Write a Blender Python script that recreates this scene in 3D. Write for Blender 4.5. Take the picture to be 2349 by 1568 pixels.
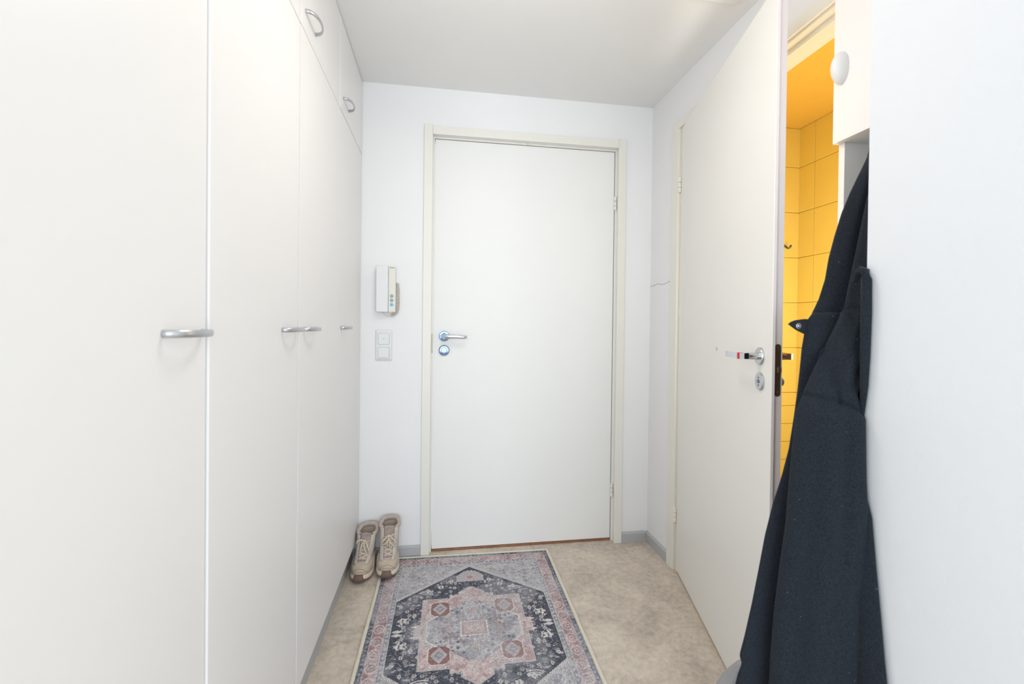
import bpy, bmesh, math, random
import numpy as np
from mathutils import Vector, Matrix

for o in list(bpy.data.objects):
    bpy.data.objects.remove(o)
S = bpy.context.scene
C = S.collection

# ------------------------------------------------------------------ camera
cam_d = bpy.data.cameras.new('camera')
cam = bpy.data.objects.new('camera', cam_d)
C.objects.link(cam)
S.camera = cam
YAW, PIT, ROL, CAMH = .1566, -.0094, .0114, 1.165
F_PX, IMG_W, IMG_H, CY_PX = 1041.13, 2349.0, 1568.0, 755.64
fw = Vector((math.sin(YAW)*math.cos(PIT), math.cos(YAW)*math.cos(PIT), math.sin(PIT)))
rt = Vector((math.cos(YAW), -math.sin(YAW), 0))
up = rt.cross(fw)
r2 = rt*math.cos(ROL) + up*math.sin(ROL)
u2 = -rt*math.sin(ROL) + up*math.cos(ROL)
cam.matrix_world = Matrix(((r2.x, u2.x, -fw.x, 0), (r2.y, u2.y, -fw.y, 0), (r2.z, u2.z, -fw.z, CAMH), (0, 0, 0, 1)))
cam_d.sensor_width = 36
cam_d.lens = F_PX*36/IMG_W
cam_d.shift_y = (CY_PX - IMG_H/2)/IMG_W
cam_d.clip_start = .02
cam_d.dof.use_dof = True
cam_d.dof.focus_distance = 2.2
cam_d.dof.aperture_fstop = 4.0

# ------------------------------------------------------------------ world, light, exposure
w = bpy.data.worlds.new('sky')
S.world = w
w.use_nodes = True
bgn = w.node_tree.nodes['Background']
bgn.inputs[0].default_value = (.80, .90, 1, 1)
bgn.inputs[1].default_value = 1.0
S.view_settings.view_transform = 'Standard'
S.view_settings.look = 'None'
S.view_settings.gamma = 1
S.view_settings.use_curve_mapping = False
S.view_settings.exposure = .45


def area(name, loc, target, sx, sy, power, col):
    d = bpy.data.lights.new(name, 'AREA')
    d.shape = 'RECTANGLE'
    d.size, d.size_y = sx, sy
    d.energy = power
    d.color = col
    o = bpy.data.objects.new(name, d)
    C.objects.link(o)
    o.location = loc
    o.rotation_euler = (Vector(target) - Vector(loc)).to_track_quat('-Z', 'Y').to_euler()
    return o


# daylight through the living room window behind the camera
area('window_daylight', (0.1, -2.9, 1.30), (0.1, 2, 1.0), 3.0, 1.7, 61, (.78, .895, 1))
# fill light added at the left wall to brighten the hall's right side
area('left_side_fill', (-2.44, -.95, 1.25), (0, -.4, 1.25), 1.7, 2.0, 34, (.84, .93, 1))
# the hall's globe lamp, hanging just above the photo's top edge
d = bpy.data.lights.new('hall_lamp', 'POINT')
d.energy = 2.5
d.color = (1, .92, .85)
d.shadow_soft_size = .11
hl = bpy.data.objects.new('hall_lamp', d)
C.objects.link(hl)
hl.location = (.22, 1.15, 2.06)
area('hall_down_fill', (.22, 1.15, 2.2), (.22, 1.15, 0), .34, .34, 2.5, (1, .92, .85))  # extra downward light, added to lift the floor and the lower doors
# the bathroom's lamp
d = bpy.data.lights.new('bathroom_lamp', 'POINT')
d.energy = 10.5
d.color = (1, 1, .97)
d.shadow_soft_size = .2
bl = bpy.data.objects.new('bathroom_lamp', d)
C.objects.link(bl)
bl.location = (1.62, 1.36, 1.22)

# ------------------------------------------------------------------ materials


def lin(c):
    return tuple((v/12.92 if v <= .04045 else ((v+.055)/1.055)**2.4) for v in (x/255 for x in c)) + (1,)


def mat(name, rgb, rough=.5, metal=0, spec=.5, coat=0, noise=0, nscale=8, bump=0, bscale=60, rgb2=None, detail=4, sheen=0):
    m = bpy.data.materials.new(name)
    m.use_nodes = True
    nt = m.node_tree
    b = nt.nodes['Principled BSDF']
    b.inputs['Roughness'].default_value = rough
    b.inputs['Metallic'].default_value = metal
    b.inputs['Specular IOR Level'].default_value = spec
    b.inputs['Coat Weight'].default_value = coat
    if sheen:
        b.inputs['Sheen Weight'].default_value = sheen
        b.inputs['Sheen Roughness'].default_value = .6
    tc = nt.nodes.new('ShaderNodeTexCoord')
    n = nt.nodes.new('ShaderNodeTexNoise')
    n.inputs['Scale'].default_value = nscale
    n.inputs['Detail'].default_value = detail
    nt.links.new(tc.outputs['Object'], n.inputs['Vector'])
    cr = nt.nodes.new('ShaderNodeValToRGB')
    c1 = lin(rgb)
    c2 = lin(rgb2) if rgb2 else tuple(v*(1-noise) for v in c1[:3]) + (1,)
    cr.color_ramp.elements[0].position = .32
    cr.color_ramp.elements[1].position = .68
    cr.color_ramp.elements[0].color = c2
    cr.color_ramp.elements[1].color = c1
    nt.links.new(n.outputs['Fac'], cr.inputs['Fac'])
    nt.links.new(cr.outputs['Color'], b.inputs['Base Color'])
    if bump:
        n2 = nt.nodes.new('ShaderNodeTexNoise')
        n2.inputs['Scale'].default_value = bscale
        n2.inputs['Detail'].default_value = 3
        nt.links.new(tc.outputs['Object'], n2.inputs['Vector'])
        bp = nt.nodes.new('ShaderNodeBump')
        bp.inputs['Strength'].default_value = bump
        bp.inputs['Distance'].default_value = .002
        nt.links.new(n2.outputs['Fac'], bp.inputs['Height'])
        nt.links.new(bp.outputs['Normal'], b.inputs['Normal'])
    return m


M = {}
M['wall'] = mat('wall_paint', (246, 245, 245), .75, noise=.015, nscale=3, bump=.12, bscale=130)
M['wall_near'] = mat('darkened_wall_paint', (219, 220, 222), .75, noise=.015, nscale=3, bump=.2, bscale=110)  # wall paint darkened to offset the strong side fill on this face
M['ceil'] = mat('ceiling_paint', (247, 246, 244), .85, noise=.015, nscale=3, bump=.1, bscale=160)
M['laminate'] = mat('white_laminate', (246, 244, 242), .38, spec=.4, noise=.01, nscale=3, bump=.02, bscale=300)
M['frame'] = mat('cream_paint', (240, 237, 228), .4, noise=.012, nscale=6)
M['leaf'] = mat('white_door_paint', (244, 243, 240), .42, spec=.25, noise=.01, nscale=4, bump=.03, bscale=180)
M['leaf2'] = mat('cream_door_paint', (243, 240, 234), .38, noise=.012, nscale=4, bump=.04, bscale=180)
M['edge'] = mat('door_edge_paint', (246, 235, 232), .5, noise=.02, nscale=9)
M['base'] = mat('grey_vinyl_skirting', (188, 188, 189), .5, noise=.03, nscale=10)
M['plinth'] = mat('plinth_board', (205, 203, 198), .6, noise=.02)
M['chrome_bright'] = mat('bright_chrome', (222, 226, 232), .1, metal=1, noise=.02)
M['chrome'] = mat('chrome', (112, 126, 156), .13, metal=1, noise=.02)  # dark blue reflection of the room put into the base colour
M['satin'] = mat('satin_aluminium', (196, 198, 202), .32, metal=.85, noise=.03, nscale=30)
M['steel'] = mat('brushed_steel', (200, 202, 204), .25, metal=1, noise=.04, nscale=40)
M['bronze'] = mat('brown_bronze', (120, 98, 76), .42, metal=.75, noise=.1, nscale=60)
M['bronze2'] = mat('worn_bronze', (158, 130, 106), .35, metal=.8, noise=.08, nscale=60)
M['brass'] = mat('aged_strike_metal', (164, 160, 142), .4, metal=.6, noise=.08, nscale=40)
M['black'] = mat('black_void', (24, 24, 26), .6)
M['red'] = mat('red_enamel', (205, 30, 38), .3)
M['oak'] = mat('brown_threshold_wood', (158, 108, 78), .5, rgb2=(128, 82, 58), nscale=18)
M['plastic'] = mat('white_plastic', (236, 236, 236), .35, noise=.008)
M['plastic2'] = mat('warm_white_plastic', (234, 231, 222), .4, noise=.01)
M['grey'] = mat('grey_print', (120, 124, 130), .6)
M['btn'] = mat('sage_button', (168, 186, 180), .4)
M['btn_rim'] = mat('grey_button_rim', (150, 155, 158), .45)
M['btn2'] = mat('blue_button', (120, 200, 226), .35)
M['cord'] = mat('cream_cord', (228, 220, 208), .5)
M['tile'] = mat('yellow_glazed_tile', (249, 226, 124), .12, spec=.5, noise=.03, nscale=2)
M['grout'] = mat('ochre_grout', (216, 172, 84), .8, noise=.06, nscale=50)
M['yceil'] = mat('bounce_tinted_ceiling', (249, 208, 100), .3, noise=.02)  # yellow bounce from the tiles put into the ceiling's base colour
M['bfloor'] = mat('bathroom_floor', (190, 170, 130), .5, noise=.1)
M['crack'] = mat('crack_dark', (150, 146, 142), .9)
M['chip'] = mat('paint_chip', (206, 196, 180), .8)

# floor: mottled concrete look vinyl
m = bpy.data.materials.new('mottled_vinyl_floor')
m.use_nodes = True
nt = m.node_tree
b = nt.nodes['Principled BSDF']
b.inputs['Roughness'].default_value = .55
b.inputs['Specular IOR Level'].default_value = .3
tc = nt.nodes.new('ShaderNodeTexCoord')


def noise_node(scale, detail, rough=.6, dist=0):
    n = nt.nodes.new('ShaderNodeTexNoise')
    n.inputs['Scale'].default_value = scale
    n.inputs['Detail'].default_value = detail
    n.inputs['Roughness'].default_value = rough
    n.inputs['Distortion'].default_value = dist
    nt.links.new(tc.outputs['Object'], n.inputs['Vector'])
    return n


n1 = noise_node(5, 8, .62, .6)
n2 = noise_node(42, 5, .7, .3)
n3 = noise_node(330, 2, .7)
mx = nt.nodes.new('ShaderNodeMath')
mx.operation = 'MULTIPLY_ADD'
mx.inputs[1].default_value = .55
nt.links.new(n2.outputs['Fac'], mx.inputs[0])
ml = nt.nodes.new('ShaderNodeMath')
ml.operation = 'MULTIPLY'
ml.inputs[1].default_value = .62
nt.links.new(n1.outputs['Fac'], ml.inputs[0])
nt.links.new(ml.outputs[0], mx.inputs[2])
m3 = nt.nodes.new('ShaderNodeMath')
m3.operation = 'MULTIPLY_ADD'
m3.inputs[1].default_value = .34
nt.links.new(n3.outputs['Fac'], m3.inputs[0])
nt.links.new(mx.outputs[0], m3.inputs[2])
cr = nt.nodes.new('ShaderNodeValToRGB')
cr.color_ramp.elements[0].position = .56
cr.color_ramp.elements[0].color = lin((176, 164, 153))
cr.color_ramp.elements[1].position = .98
cr.color_ramp.elements[1].color = lin((238, 225, 207))
e = cr.color_ramp.elements.new(.76)
e.color = lin((212, 199, 184))
nt.links.new(m3.outputs[0], cr.inputs['Fac'])
nt.links.new(cr.outputs['Color'], b.inputs['Base Color'])
M['floor'] = m

# ------------------------------------------------------------------ helpers


def link(name, bm, m=None, parent=None, smooth=False):
    me = bpy.data.meshes.new(name)
    bm.normal_update()
    bm.to_mesh(me)
    bm.free()
    if m:
        me.materials.append(M[m] if isinstance(m, str) else m)
    if smooth:
        for p in me.polygons:
            p.use_smooth = True
    o = bpy.data.objects.new(name, me)
    C.objects.link(o)
    if parent:
        o.parent = parent
    return o


def tag(o, label=None, cat=None, group=None, kind=None):
    if label:
        o['label'] = label
    if cat:
        o['category'] = cat
    if group:
        o['group'] = group
    if kind:
        o['kind'] = kind
    return o


def empty(name, loc=(0, 0, 0), rz=0):
    o = bpy.data.objects.new(name, None)
    C.objects.link(o)
    o.location = loc
    o.rotation_euler = (0, 0, rz)
    o.empty_display_size = .05
    return o


def struct(o):
    o['kind'] = 'structure'
    return o


def add_box(bm, x0, x1, y0, y1, z0, z1, bev=0, seg=2):
    r = bmesh.ops.create_cube(bm, size=1)
    vs = r['verts']
    for v in vs:
        v.co = Vector((x0+(v.co.x+.5)*(x1-x0), y0+(v.co.y+.5)*(y1-y0), z0+(v.co.z+.5)*(z1-z0)))
    if bev:
        es = list({e for v in vs for e in v.link_edges})
        bmesh.ops.bevel(bm, geom=es, offset=bev, segments=seg, affect='EDGES', profile=.5)
    return bm


def box(name, x0, x1, y0, y1, z0, z1, m, parent=None, bev=0, seg=2):
    return link(name, add_box(bmesh.new(), x0, x1, y0, y1, z0, z1, bev, seg), m, parent)


def frame_axes(d):
    d = Vector(d).normalized()
    a = Vector((0, 0, 1)) if abs(d.z) < .9 else Vector((1, 0, 0))
    u = d.cross(a).normalized()
    return d, u, u.cross(d).normalized()


def add_lathe(bm, origin, axis, prof, seg=32):
    """prof: list of (distance along axis, radius)."""
    d, u, v = frame_axes(axis)
    o = Vector(origin)
    rings = []
    for t, r in prof:
        if r < 1e-6:
            rings.append([bm.verts.new(o+d*t)])
        else:
            rings.append([bm.verts.new(o+d*t+(u*math.cos(2*math.pi*i/seg)+v*math.sin(2*math.pi*i/seg))*r) for i in range(seg)])
    for a, b_ in zip(rings, rings[1:]):
        for i in range(seg):
            j = (i+1) % seg
            if len(a) == 1 and len(b_) == 1:
                continue
            if len(a) == 1:
                bm.faces.new((a[0], b_[j], b_[i]))
            elif len(b_) == 1:
                bm.faces.new((a[i], a[j], b_[0]))
            else:
                bm.faces.new((a[i], a[j], b_[j], b_[i]))
    for rg, flip in ((rings[0], True), (rings[-1], False)):
        if len(rg) > 1:
            bm.faces.new(rg[::-1] if flip else rg)
    bmesh.ops.recalc_face_normals(bm, faces=bm.faces[:])
    return bm


def lathe(name, origin, axis, prof, m, parent=None, seg=32, smooth=True):
    o = link(name, add_lathe(bmesh.new(), origin, axis, prof, seg), m, parent, smooth)
    if smooth:
        md = o.modifiers.new('edges', 'EDGE_SPLIT')
        md.split_angle = math.radians(40)
    return o


def add_sweep(bm, pts, ru, rv=None, seg=8, ref=(0, 0, 1), square=False):
    """sweep a (possibly flat) section along pts. ru across ref-side, rv along ref."""
    pts = [Vector(p) for p in pts]
    n = len(pts)
    rings = []
    for k, p in enumerate(pts):
        d = (pts[min(k+1, n-1)]-pts[max(k-1, 0)]).normalized()
        rf = Vector(ref)
        if abs(d.dot(rf)) > .95:
            rf = Vector((1, 0, 0)) if abs(d.x) < .9 else Vector((0, 1, 0))
        u = d.cross(rf).normalized()
        v = u.cross(d).normalized()
        a = ru[k] if isinstance(ru, (list, tuple)) else ru
        c = rv[k] if isinstance(rv, (list, tuple)) else (rv if rv is not None else a)
        if square:
            ring = [p+u*a+v*c, p-u*a+v*c, p-u*a-v*c, p+u*a-v*c]
        else:
            ring = [p+u*a*math.cos(2*math.pi*i/seg)+v*c*math.sin(2*math.pi*i/seg) for i in range(seg)]
        rings.append([bm.verts.new(q) for q in ring])
    s = len(rings[0])
    for a, b_ in zip(rings, rings[1:]):
        for i in range(s):
            j = (i+1) % s
            bm.faces.new((a[i], a[j], b_[j], b_[i]))
    bm.faces.new(rings[0][::-1])
    bm.faces.new(rings[-1])
    bmesh.ops.recalc_face_normals(bm, faces=bm.faces[:])
    return bm


def sweep(name, pts, ru, m, parent=None, rv=None, seg=8, ref=(0, 0, 1), square=False, smooth=True):
    return link(name, add_sweep(bmesh.new(), pts, ru, rv, seg, ref, square), m, parent, smooth and not square)


def add_prism(bm, poly, axis, a0, a1):
    """extrude a 2D polygon along axis ('x','y','z'); poly in the two other axes in order."""
    def P(p, t):
        return {'x': (t, p[0], p[1]), 'y': (p[0], t, p[1]), 'z': (p[0], p[1], t)}[axis]
    A = [bm.verts.new(P(p, a0)) for p in poly]
    B = [bm.verts.new(P(p, a1)) for p in poly]
    n = len(poly)
    bm.faces.new(A)
    bm.faces.new(B[::-1])
    for i in range(n):
        j = (i+1) % n
        bm.faces.new((A[i], B[i], B[j], A[j]))
    bmesh.ops.recalc_face_normals(bm, faces=bm.faces[:])
    return bm


def prism(name, poly, axis, a0, a1, m, parent=None, bev=0):
    bm = add_prism(bmesh.new(), poly, axis, a0, a1)
    if bev:
        bmesh.ops.bevel(bm, geom=bm.edges[:], offset=bev, segments=2, affect='EDGES', profile=.5)
    return link(name, bm, m, parent)


def rrect(x0, x1, y0, y1, r, n=6):
    out = []
    for cx, cy, a0 in ((x1-r, y1-r, 0), (x0+r, y1-r, 90), (x0+r, y0+r, 180), (x1-r, y0+r, 270)):
        for i in range(n+1):
            a = math.radians(a0+90*i/n)
            out.append((cx+r*math.cos(a), cy+r*math.sin(a)))
    return out


def lerp_curve(pts, t):
    """pts sorted list of (t, v...)"""
    if t <= pts[0][0]:
        return pts[0][1:]
    for a, b_ in zip(pts, pts[1:]):
        if t <= b_[0]:
            f = (t-a[0])/(b_[0]-a[0])
            return tuple(x+(y-x)*f for x, y in zip(a[1:], b_[1:]))
    return pts[-1][1:]


# ------------------------------------------------------------------ dimensions
XW = -.394      # wardrobe door plane
XR = 1.126      # right hall wall
YB = 2.324      # wall with the front door
HC = 2.35
XN, YN = .85, .795     # near right wall: its face and its far end
PI = math.pi

# ------------------------------------------------------------------ setting
struct(box('floor', -2.6, 2.8, -3.2, 2.6, -.06, 0, 'floor'))
struct(box('ceiling', -2.6, 2.8, -3.2, 2.6, HC, HC+.06, 'ceil'))

bm = bmesh.new()
add_box(bm, -1.05, -.052, YB, YB+.12, 0, HC)
add_box(bm, .938, XR+.1, YB, YB+.12, 0, HC)
add_box(bm, -.052, .938, YB, YB+.12, 2.118, HC)
struct(link('wall_back', bm, 'wall'))

struct(box('wall_left', -1.05, -1.0, .352, YB, 0, HC, 'wall'))

bm = bmesh.new()
add_box(bm, XR, XR+.1, 2.035, YB, 0, HC)
add_box(bm, XR, XR+.1, 1.085, 2.035, 2.118, HC)
add_box(bm, XR, XR+.1, 1.079, 1.092, 0, 2.118)
wall_right = struct(link('wall_right', bm, 'wall'))
# hairline crack in the plaster of the right wall
cp = [(2.322, 1.384), (2.29, 1.385), (2.262, 1.389), (2.236, 1.393), (2.214, 1.387), (2.196, 1.3835), (2.17, 1.385), (2.148, 1.3865), (2.13, 1.391), (2.11, 1.392), (2.088, 1.395)]
sweep('crack', [(XR-.0002, y, z) for y, z in cp], .0009, 'crack', wall_right, seg=5)

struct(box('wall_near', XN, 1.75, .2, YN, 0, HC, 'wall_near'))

# living room shell behind the camera
struct(box('wall_living_left', -2.6, -2.5, -3.2, .352, 0, HC, 'wall'))
struct(box('wall_living_right', 2.7, 2.8, -3.2, .2, 0, HC, 'wall'))
struct(box('wall_entry_left', -2.5, -.9945, .345, .445, 0, HC, 'wall'))
struct(box('wall_entry_right', 1.75, 2.7, .2, .3, 0, HC, 'wall'))
bm = bmesh.new()
add_box(bm, -2.5, -1.5, -3.2, -3.1, 0, HC)
add_box(bm, 1.7, 2.7, -3.2, -3.1, 0, HC)
add_box(bm, -1.5, 1.7, -3.2, -3.1, 0, .55)
add_box(bm, -1.5, 1.7, -3.2, -3.1, 2.25, HC)
struct(link('wall_window', bm, 'wall'))
wf = bmesh.new()
for x0, x1, z0, z1 in ((-1.5, -1.44, .55, 2.25), (1.64, 1.7, .55, 2.25), (.07, .13, .61, 2.19), (-1.44, 1.64, .55, .61), (-1.44, 1.64, 2.19, 2.25)):
    add_box(wf, x0, x1, -3.17, -3.11, z0, z1)
win = struct(link('window_1', wf, 'frame'))

# skirting


def skirting(name, axis, a0, a1, plane, sign, h=.055, t=.012):
    """profile with a sloped top; sign: direction (into the room) along the other axis"""
    poly = [(plane, 0), (plane+sign*t, 0), (plane+sign*t, h-.009), (plane+sign*.002, h), (plane, h)]
    return struct(prism(name, poly, axis, a0, a1, 'base'))


skirting('baseboard_back', 'x', -.44, -.089, YB, -1)
skirting('baseboard_back.001', 'x', .9745, XR-.0125, YB, -1)
skirting('baseboard_right', 'y', 2.085, YB, XR, -1)
skirting('baseboard_left', 'y', .36, YB-.013, -.4285, 1, h=.055)

# ------------------------------------------------------------------ wardrobes


def bow_handle(parent, y, z, x=0):
    """horizontal bow pull; local axes: x out of the door, y along the hall"""
    pts = []
    for i in range(17):
        a = PI*i/16
        pts.append((x-.003+.034*(math.sin(a)**.75 if math.sin(a) > 0 else 0), y-.054*math.cos(a), z))
    thick = [.0030 if 2 < i < 14 else .0042 for i in range(17)]
    o = sweep('handle', pts, thick, 'satin', parent, rv=.0058, square=False, seg=12)
    return o


UNITS = [(.352, .846, 0.000, .775), (.846, 1.340, .0035, 1.262), (1.340, 1.8345, .0045, 1.436), (1.8345, 2.322, .0055, 1.935)]
WL = ['white wardrobe nearest the camera, its door filling the left edge of the photo',
      'second white wardrobe from the left, handle at the far side of its door',
      'third white wardrobe from the left, handle at the near side of its narrow door',
      'white wardrobe in the far corner, next to the front door wall and the boots']
OL = ['white overhead cabinet above the nearest wardrobe, beyond the top of the photo',
      'white overhead cabinet above the second wardrobe, only its lower corner showing',
      'white overhead cabinet above the third wardrobe, with the larger bow handle',
      'white overhead cabinet in the far corner beneath the ceiling, with the smaller-looking bow handle']
ZB, ZO = .124, 1.9953
for i, (y0, y1, off, hy) in enumerate(UNITS):
    t = empty('wardrobe', (XW, (y0+y1)/2, 0))
    tag(t, WL[i], 'wardrobe', 'wardrobes along the left wall')
    ox, oy = -XW, -(y0+y1)/2
    box('carcass', -.60, -.021, y0+oy+.0005, y1+oy-.0005, ZB+.002, ZO-.002, 'laminate', t)
    box('plinth', -.56, -.035, y0+oy+.0005, y1+oy-.0005, 0, ZB+.002, 'plinth', t)
    g0 = .0004 if i == 3 else .0016      # the last two doors stand close together
    g1 = .0004 if i == 2 else .0016
    lo = .0045 if i == 3 else off
    d = box('door', -.0185+lo, lo, y0+oy+g0, y1+oy-g1, ZB, ZO-.0018, 'laminate', t, bev=.0012 if i < 2 else .0005)
    bow_handle(d, hy+oy, 1.147, lo)
    t = empty('overhead_cabinet', (XW, (y0+y1)/2, ZO))
    tag(t, OL[i], 'cabinet', 'overhead cabinets along the left wall')
    box('carcass', -.60, -.021, y0+oy+.0005, y1+oy-.0005, .001, HC-ZO-.002, 'laminate', t)
    d = box('door', -.0185+off, off, y0+oy+.0016, y1+oy-.0016, .0012, HC-ZO-.004, 'laminate', t, bev=.0012)
    if i:
        hy2 = {1: 1.262, 2: 1.436, 3: 1.945}[i]
        bow_handle(d, hy2+oy, 2.056-ZO, off)

# ------------------------------------------------------------------ front door (door_1)
d1 = struct(empty('door_1', (.44, YB, 0)))
ox, oy = -.44, -YB
FY = YB+.030+oy   # face of the leaf
LX0, LX1, LZ0, LZ1 = -.0345+ox, .9245+ox, .0125, 2.108
leaf = box('door_leaf', LX0, LX1, FY, FY+.045, LZ0, LZ1, 'leaf', d1, bev=.0015)
for nm, x0, x1 in (('casing', -.088, -.046), ('casing', .932, .974)):
    box(nm, x0+ox, x1+ox, -.014, .0, 0, 2.165, 'frame', d1, bev=.0015)
box('head_casing', -.0455+ox, .9315+ox, -.0155, 0, 2.116, 2.157, 'frame', d1, bev=.0015)
box('jamb', -.052+ox, LX0-.002, .022, .1, 0, 2.118, 'frame', d1)
box('jamb', LX1+.003, .938+ox, .026, .1, 0, 2.118, 'frame', d1)
box('head_jamb', LX0-.002, LX1+.003, .023, .1, LZ1+.002, 2.118, 'frame', d1)
box('threshold', LX0, LX1, .027, .1, 0, .0108, 'oak', d1, bev=.002)


def hinge(parent, x, y, z0, z1, r, m='frame', name='hinge'):
    h = (z1-z0)/3
    bm = bmesh.new()
    for k in range(3):
        rr = r if k != 1 else r*.93
        add_lathe(bm, (x, y, z0+k*h+.0008), (0, 0, 1), [(0, rr*.85), (.001, rr), (h-.0026, rr), (h-.0016, rr*.85)], 14)
    o = link(name, bm, m, parent, True)
    md = o.modifiers.new('edges', 'EDGE_SPLIT')
    md.split_angle = math.radians(40)
    return o


hinge(d1, .9285+ox, .023, 1.792, 1.867, .0078)
hinge(d1, .929+ox, .023, .240, .312, .0078)
box('strike_plate', -.0445+ox, -.037+ox, .0195, .05, 1.02, 1.118, 'brass', d1)
# lever
hx, hz = .020+ox, 1.106
h1 = lathe('lever_handle', (hx, FY, hz), (0, -1, 0), [(0, .0265), (.006, .0265), (.0085, .0245), (.0095, .0145), (.012, .0125), (.040, .0118)], 'chrome', leaf)
lev = []
for i in range(9):
    f = i/8
    lev.append((hx-.008+.121*f, FY-.044-.006*math.sin(f*PI*.9), hz+.001-.005*f))
sweep('lever', lev, [.006, .0095, .010, .0098, .0096, .0094, .0092, .009, .0086], 'chrome', h1, rv=[.008, .0118, .0122, .0112, .0104, .01, .0097, .0094, .009], seg=16).data.materials[0] = M['chrome_bright']
k1 = lathe('lock_rosette', (hx, FY, 1.033), (0, -1, 0), [(0, .0265), (.007, .0265), (.0105, .023), (.011, .016), (.0135, .0145), (.014, 0)], 'chrome', leaf)
lathe('keyway', (hx, FY-.0139, 1.033), (0, -1, 0), [(0, .0075), (.003, .0072), (.0034, 0)], 'steel', k1, seg=20)
box('key_slot', hx-.0012, hx+.0012, FY-.0182, FY-.0165, 1.028, 1.038, 'black', k1)
# small paint chips in the head of the frame
for x, z, s in ((.442, 2.1155, .0045), (.455, 2.112, .003)):
    lathe('paint_chip', (x+ox, .0235 if z < 2.111 else .0235, z), (0, -1, 0), [(0, s), (.0016, s*.7), (.0018, 0)], 'chip', d1, seg=8)

# ------------------------------------------------------------------ bathroom door (door_2), ajar
d2 = struct(empty('door_2', (1.12, 2.0, 0), math.atan2(-.9703, -.2421)))
# local: x along the leaf to its free edge, y towards the bathroom
bm = bmesh.new()
add_box(bm, 0, .907, 0, .009, .012, 2.11, .0012, 1)
add_box(bm, .012, .893, .0085, .034, .012, 2.10, .001, 1)
leaf2 = link('door_leaf', bm, 'leaf2', d2)
bm = bmesh.new()
add_box(bm, .8925, .8942, .0095, .0335, .0125, 2.0995)
add_box(bm, .9065, .9074, .0012, .0085, .0132, 2.1085)
link('leaf_edge', bm, 'edge', leaf2)
# frame: fixed to the wall, so in the wall's axes -> counter rotated child
rz = -math.atan2(-.9703, -.2421)


def wallfix(o):
    """mesh given in world axes -> put under the turned door root"""
    o.matrix_parent_inverse = (Matrix.Translation((1.12, 2.0, 0)) @ Matrix.Rotation(-rz, 4, 'Z')).inverted()
    return o


wallfix(box('casing', XR-.014, XR, 2.022, 2.083, 0, 2.155, 'frame', d2, bev=.0015))
wallfix(box('head_casing', XR-.0135, XR, 1.092, 2.0215, 2.112, 2.153, 'frame', d2, bev=.0015))
bm = bmesh.new()
add_box(bm, XR, XR+.1, 2.012, 2.035, 0, 2.118)
add_box(bm, XR+.03, XR+.1, 1.998, 2.012, 0, 2.104)
wallfix(link('jamb', bm, 'frame', d2))
bm = bmesh.new()
add_box(bm, XR, XR+.1, 1.093, 2.012, 2.104, 2.118)
add_box(bm, XR+.03, XR+.1, 1.093, 1.998, 2.089, 2.104)
wallfix(link('head_jamb', bm, 'frame', d2))
h_a = hinge(leaf2, -.016, -.006, 1.806, 1.876, .0085, 'plastic')
h_b = hinge(leaf2, -.016, -.006, .233, .303, .0085, 'frame')
# furniture on the hall side
hz2 = 1.084
r_ = lathe('lever_handle', (.840, 0, hz2), (0, -1, 0), [(0, .0255), (.004, .0255), (.007, .0235), (.008, .010), (.035, .0095)], 'steel', leaf2)
lv = [(.842, -.036, hz2), (.842, -.046, hz2), (.835, -.053, hz2), (.82, -.055, hz2), (.78, -.054, hz2), (.745, -.052, hz2), (.722, -.050, hz2)]
sweep('lever', lv, .0045, 'chrome_bright', r_, rv=.0085, square=True)
box('red_band', .826, .835, -.0605, -.047, hz2-.0091, hz2+.0091, 'red', r_)
k2 = lathe('lock_rosette', (.842, 0, 1.0115), (0, -1, 0), [(0, .0265), (.003, .0265), (.0055, .024), (.0065, .008), (.0062, 0)], 'steel', leaf2)
lathe('release_slot', (.842, -.0064, 1.0115), (0, -1, 0), [(0, .0062), (.0015, .0058), (.0018, 0)], 'chrome', k2, seg=16)
for dz in (-.011, .011):
    lathe('screw', (.842, -.006, 1.0115+dz), (0, -1, 0), [(0, .0024), (.001, .0022), (.0011, 0)], 'black', k2, seg=10)
# forend plate in the leaf's edge
pl = prism('lock_plate', rrect(.0135, .0292, .976, 1.1215, .0078), 'x', .8938, .8962, 'bronze', leaf2)
for zz in (.988, 1.110):
    lathe('screw', (.8960, .0213, zz), (1, 0, 0), [(0, .0036), (.0008, .0034), (.0009, .0015), (.0003, 0)], 'bronze2', pl, seg=14)
prism('latch_bolt', [(.0175, 1.043), (.0275, 1.043), (.0275, 1.058), (.0175, 1.058)], 'x', .896, .9035, 'bronze2', pl, bev=.001)
# bathroom side furniture
r3 = lathe('lever_handle', (.840, .034, hz2), (0, 1, 0), [(0, .0255), (.004, .0255), (.007, .0235), (.008, .010), (.035, .0095)], 'bronze2', leaf2)
sweep('lever', [(.842, .07, hz2), (.842, .08, hz2), (.835, .087, hz2), (.82, .089, hz2), (.78, .088, hz2), (.722, .084, hz2)], .0045, 'bronze2', r3, rv=.0085, square=True)
lathe('thumb_turn', (.842, .034, 1.0115), (0, 1, 0), [(0, .0255), (.004, .0255), (.006, .02), (.0065, .0135), (.024, .0125), (.027, .010), (.0275, 0)], 'grey', leaf2)
lathe('paint_chip', (.4877, -.0002, 1.087), (0, -1, 0), [(0, .0075), (.0006, .006), (.0007, 0)], 'chip', leaf2, seg=10)

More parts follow.
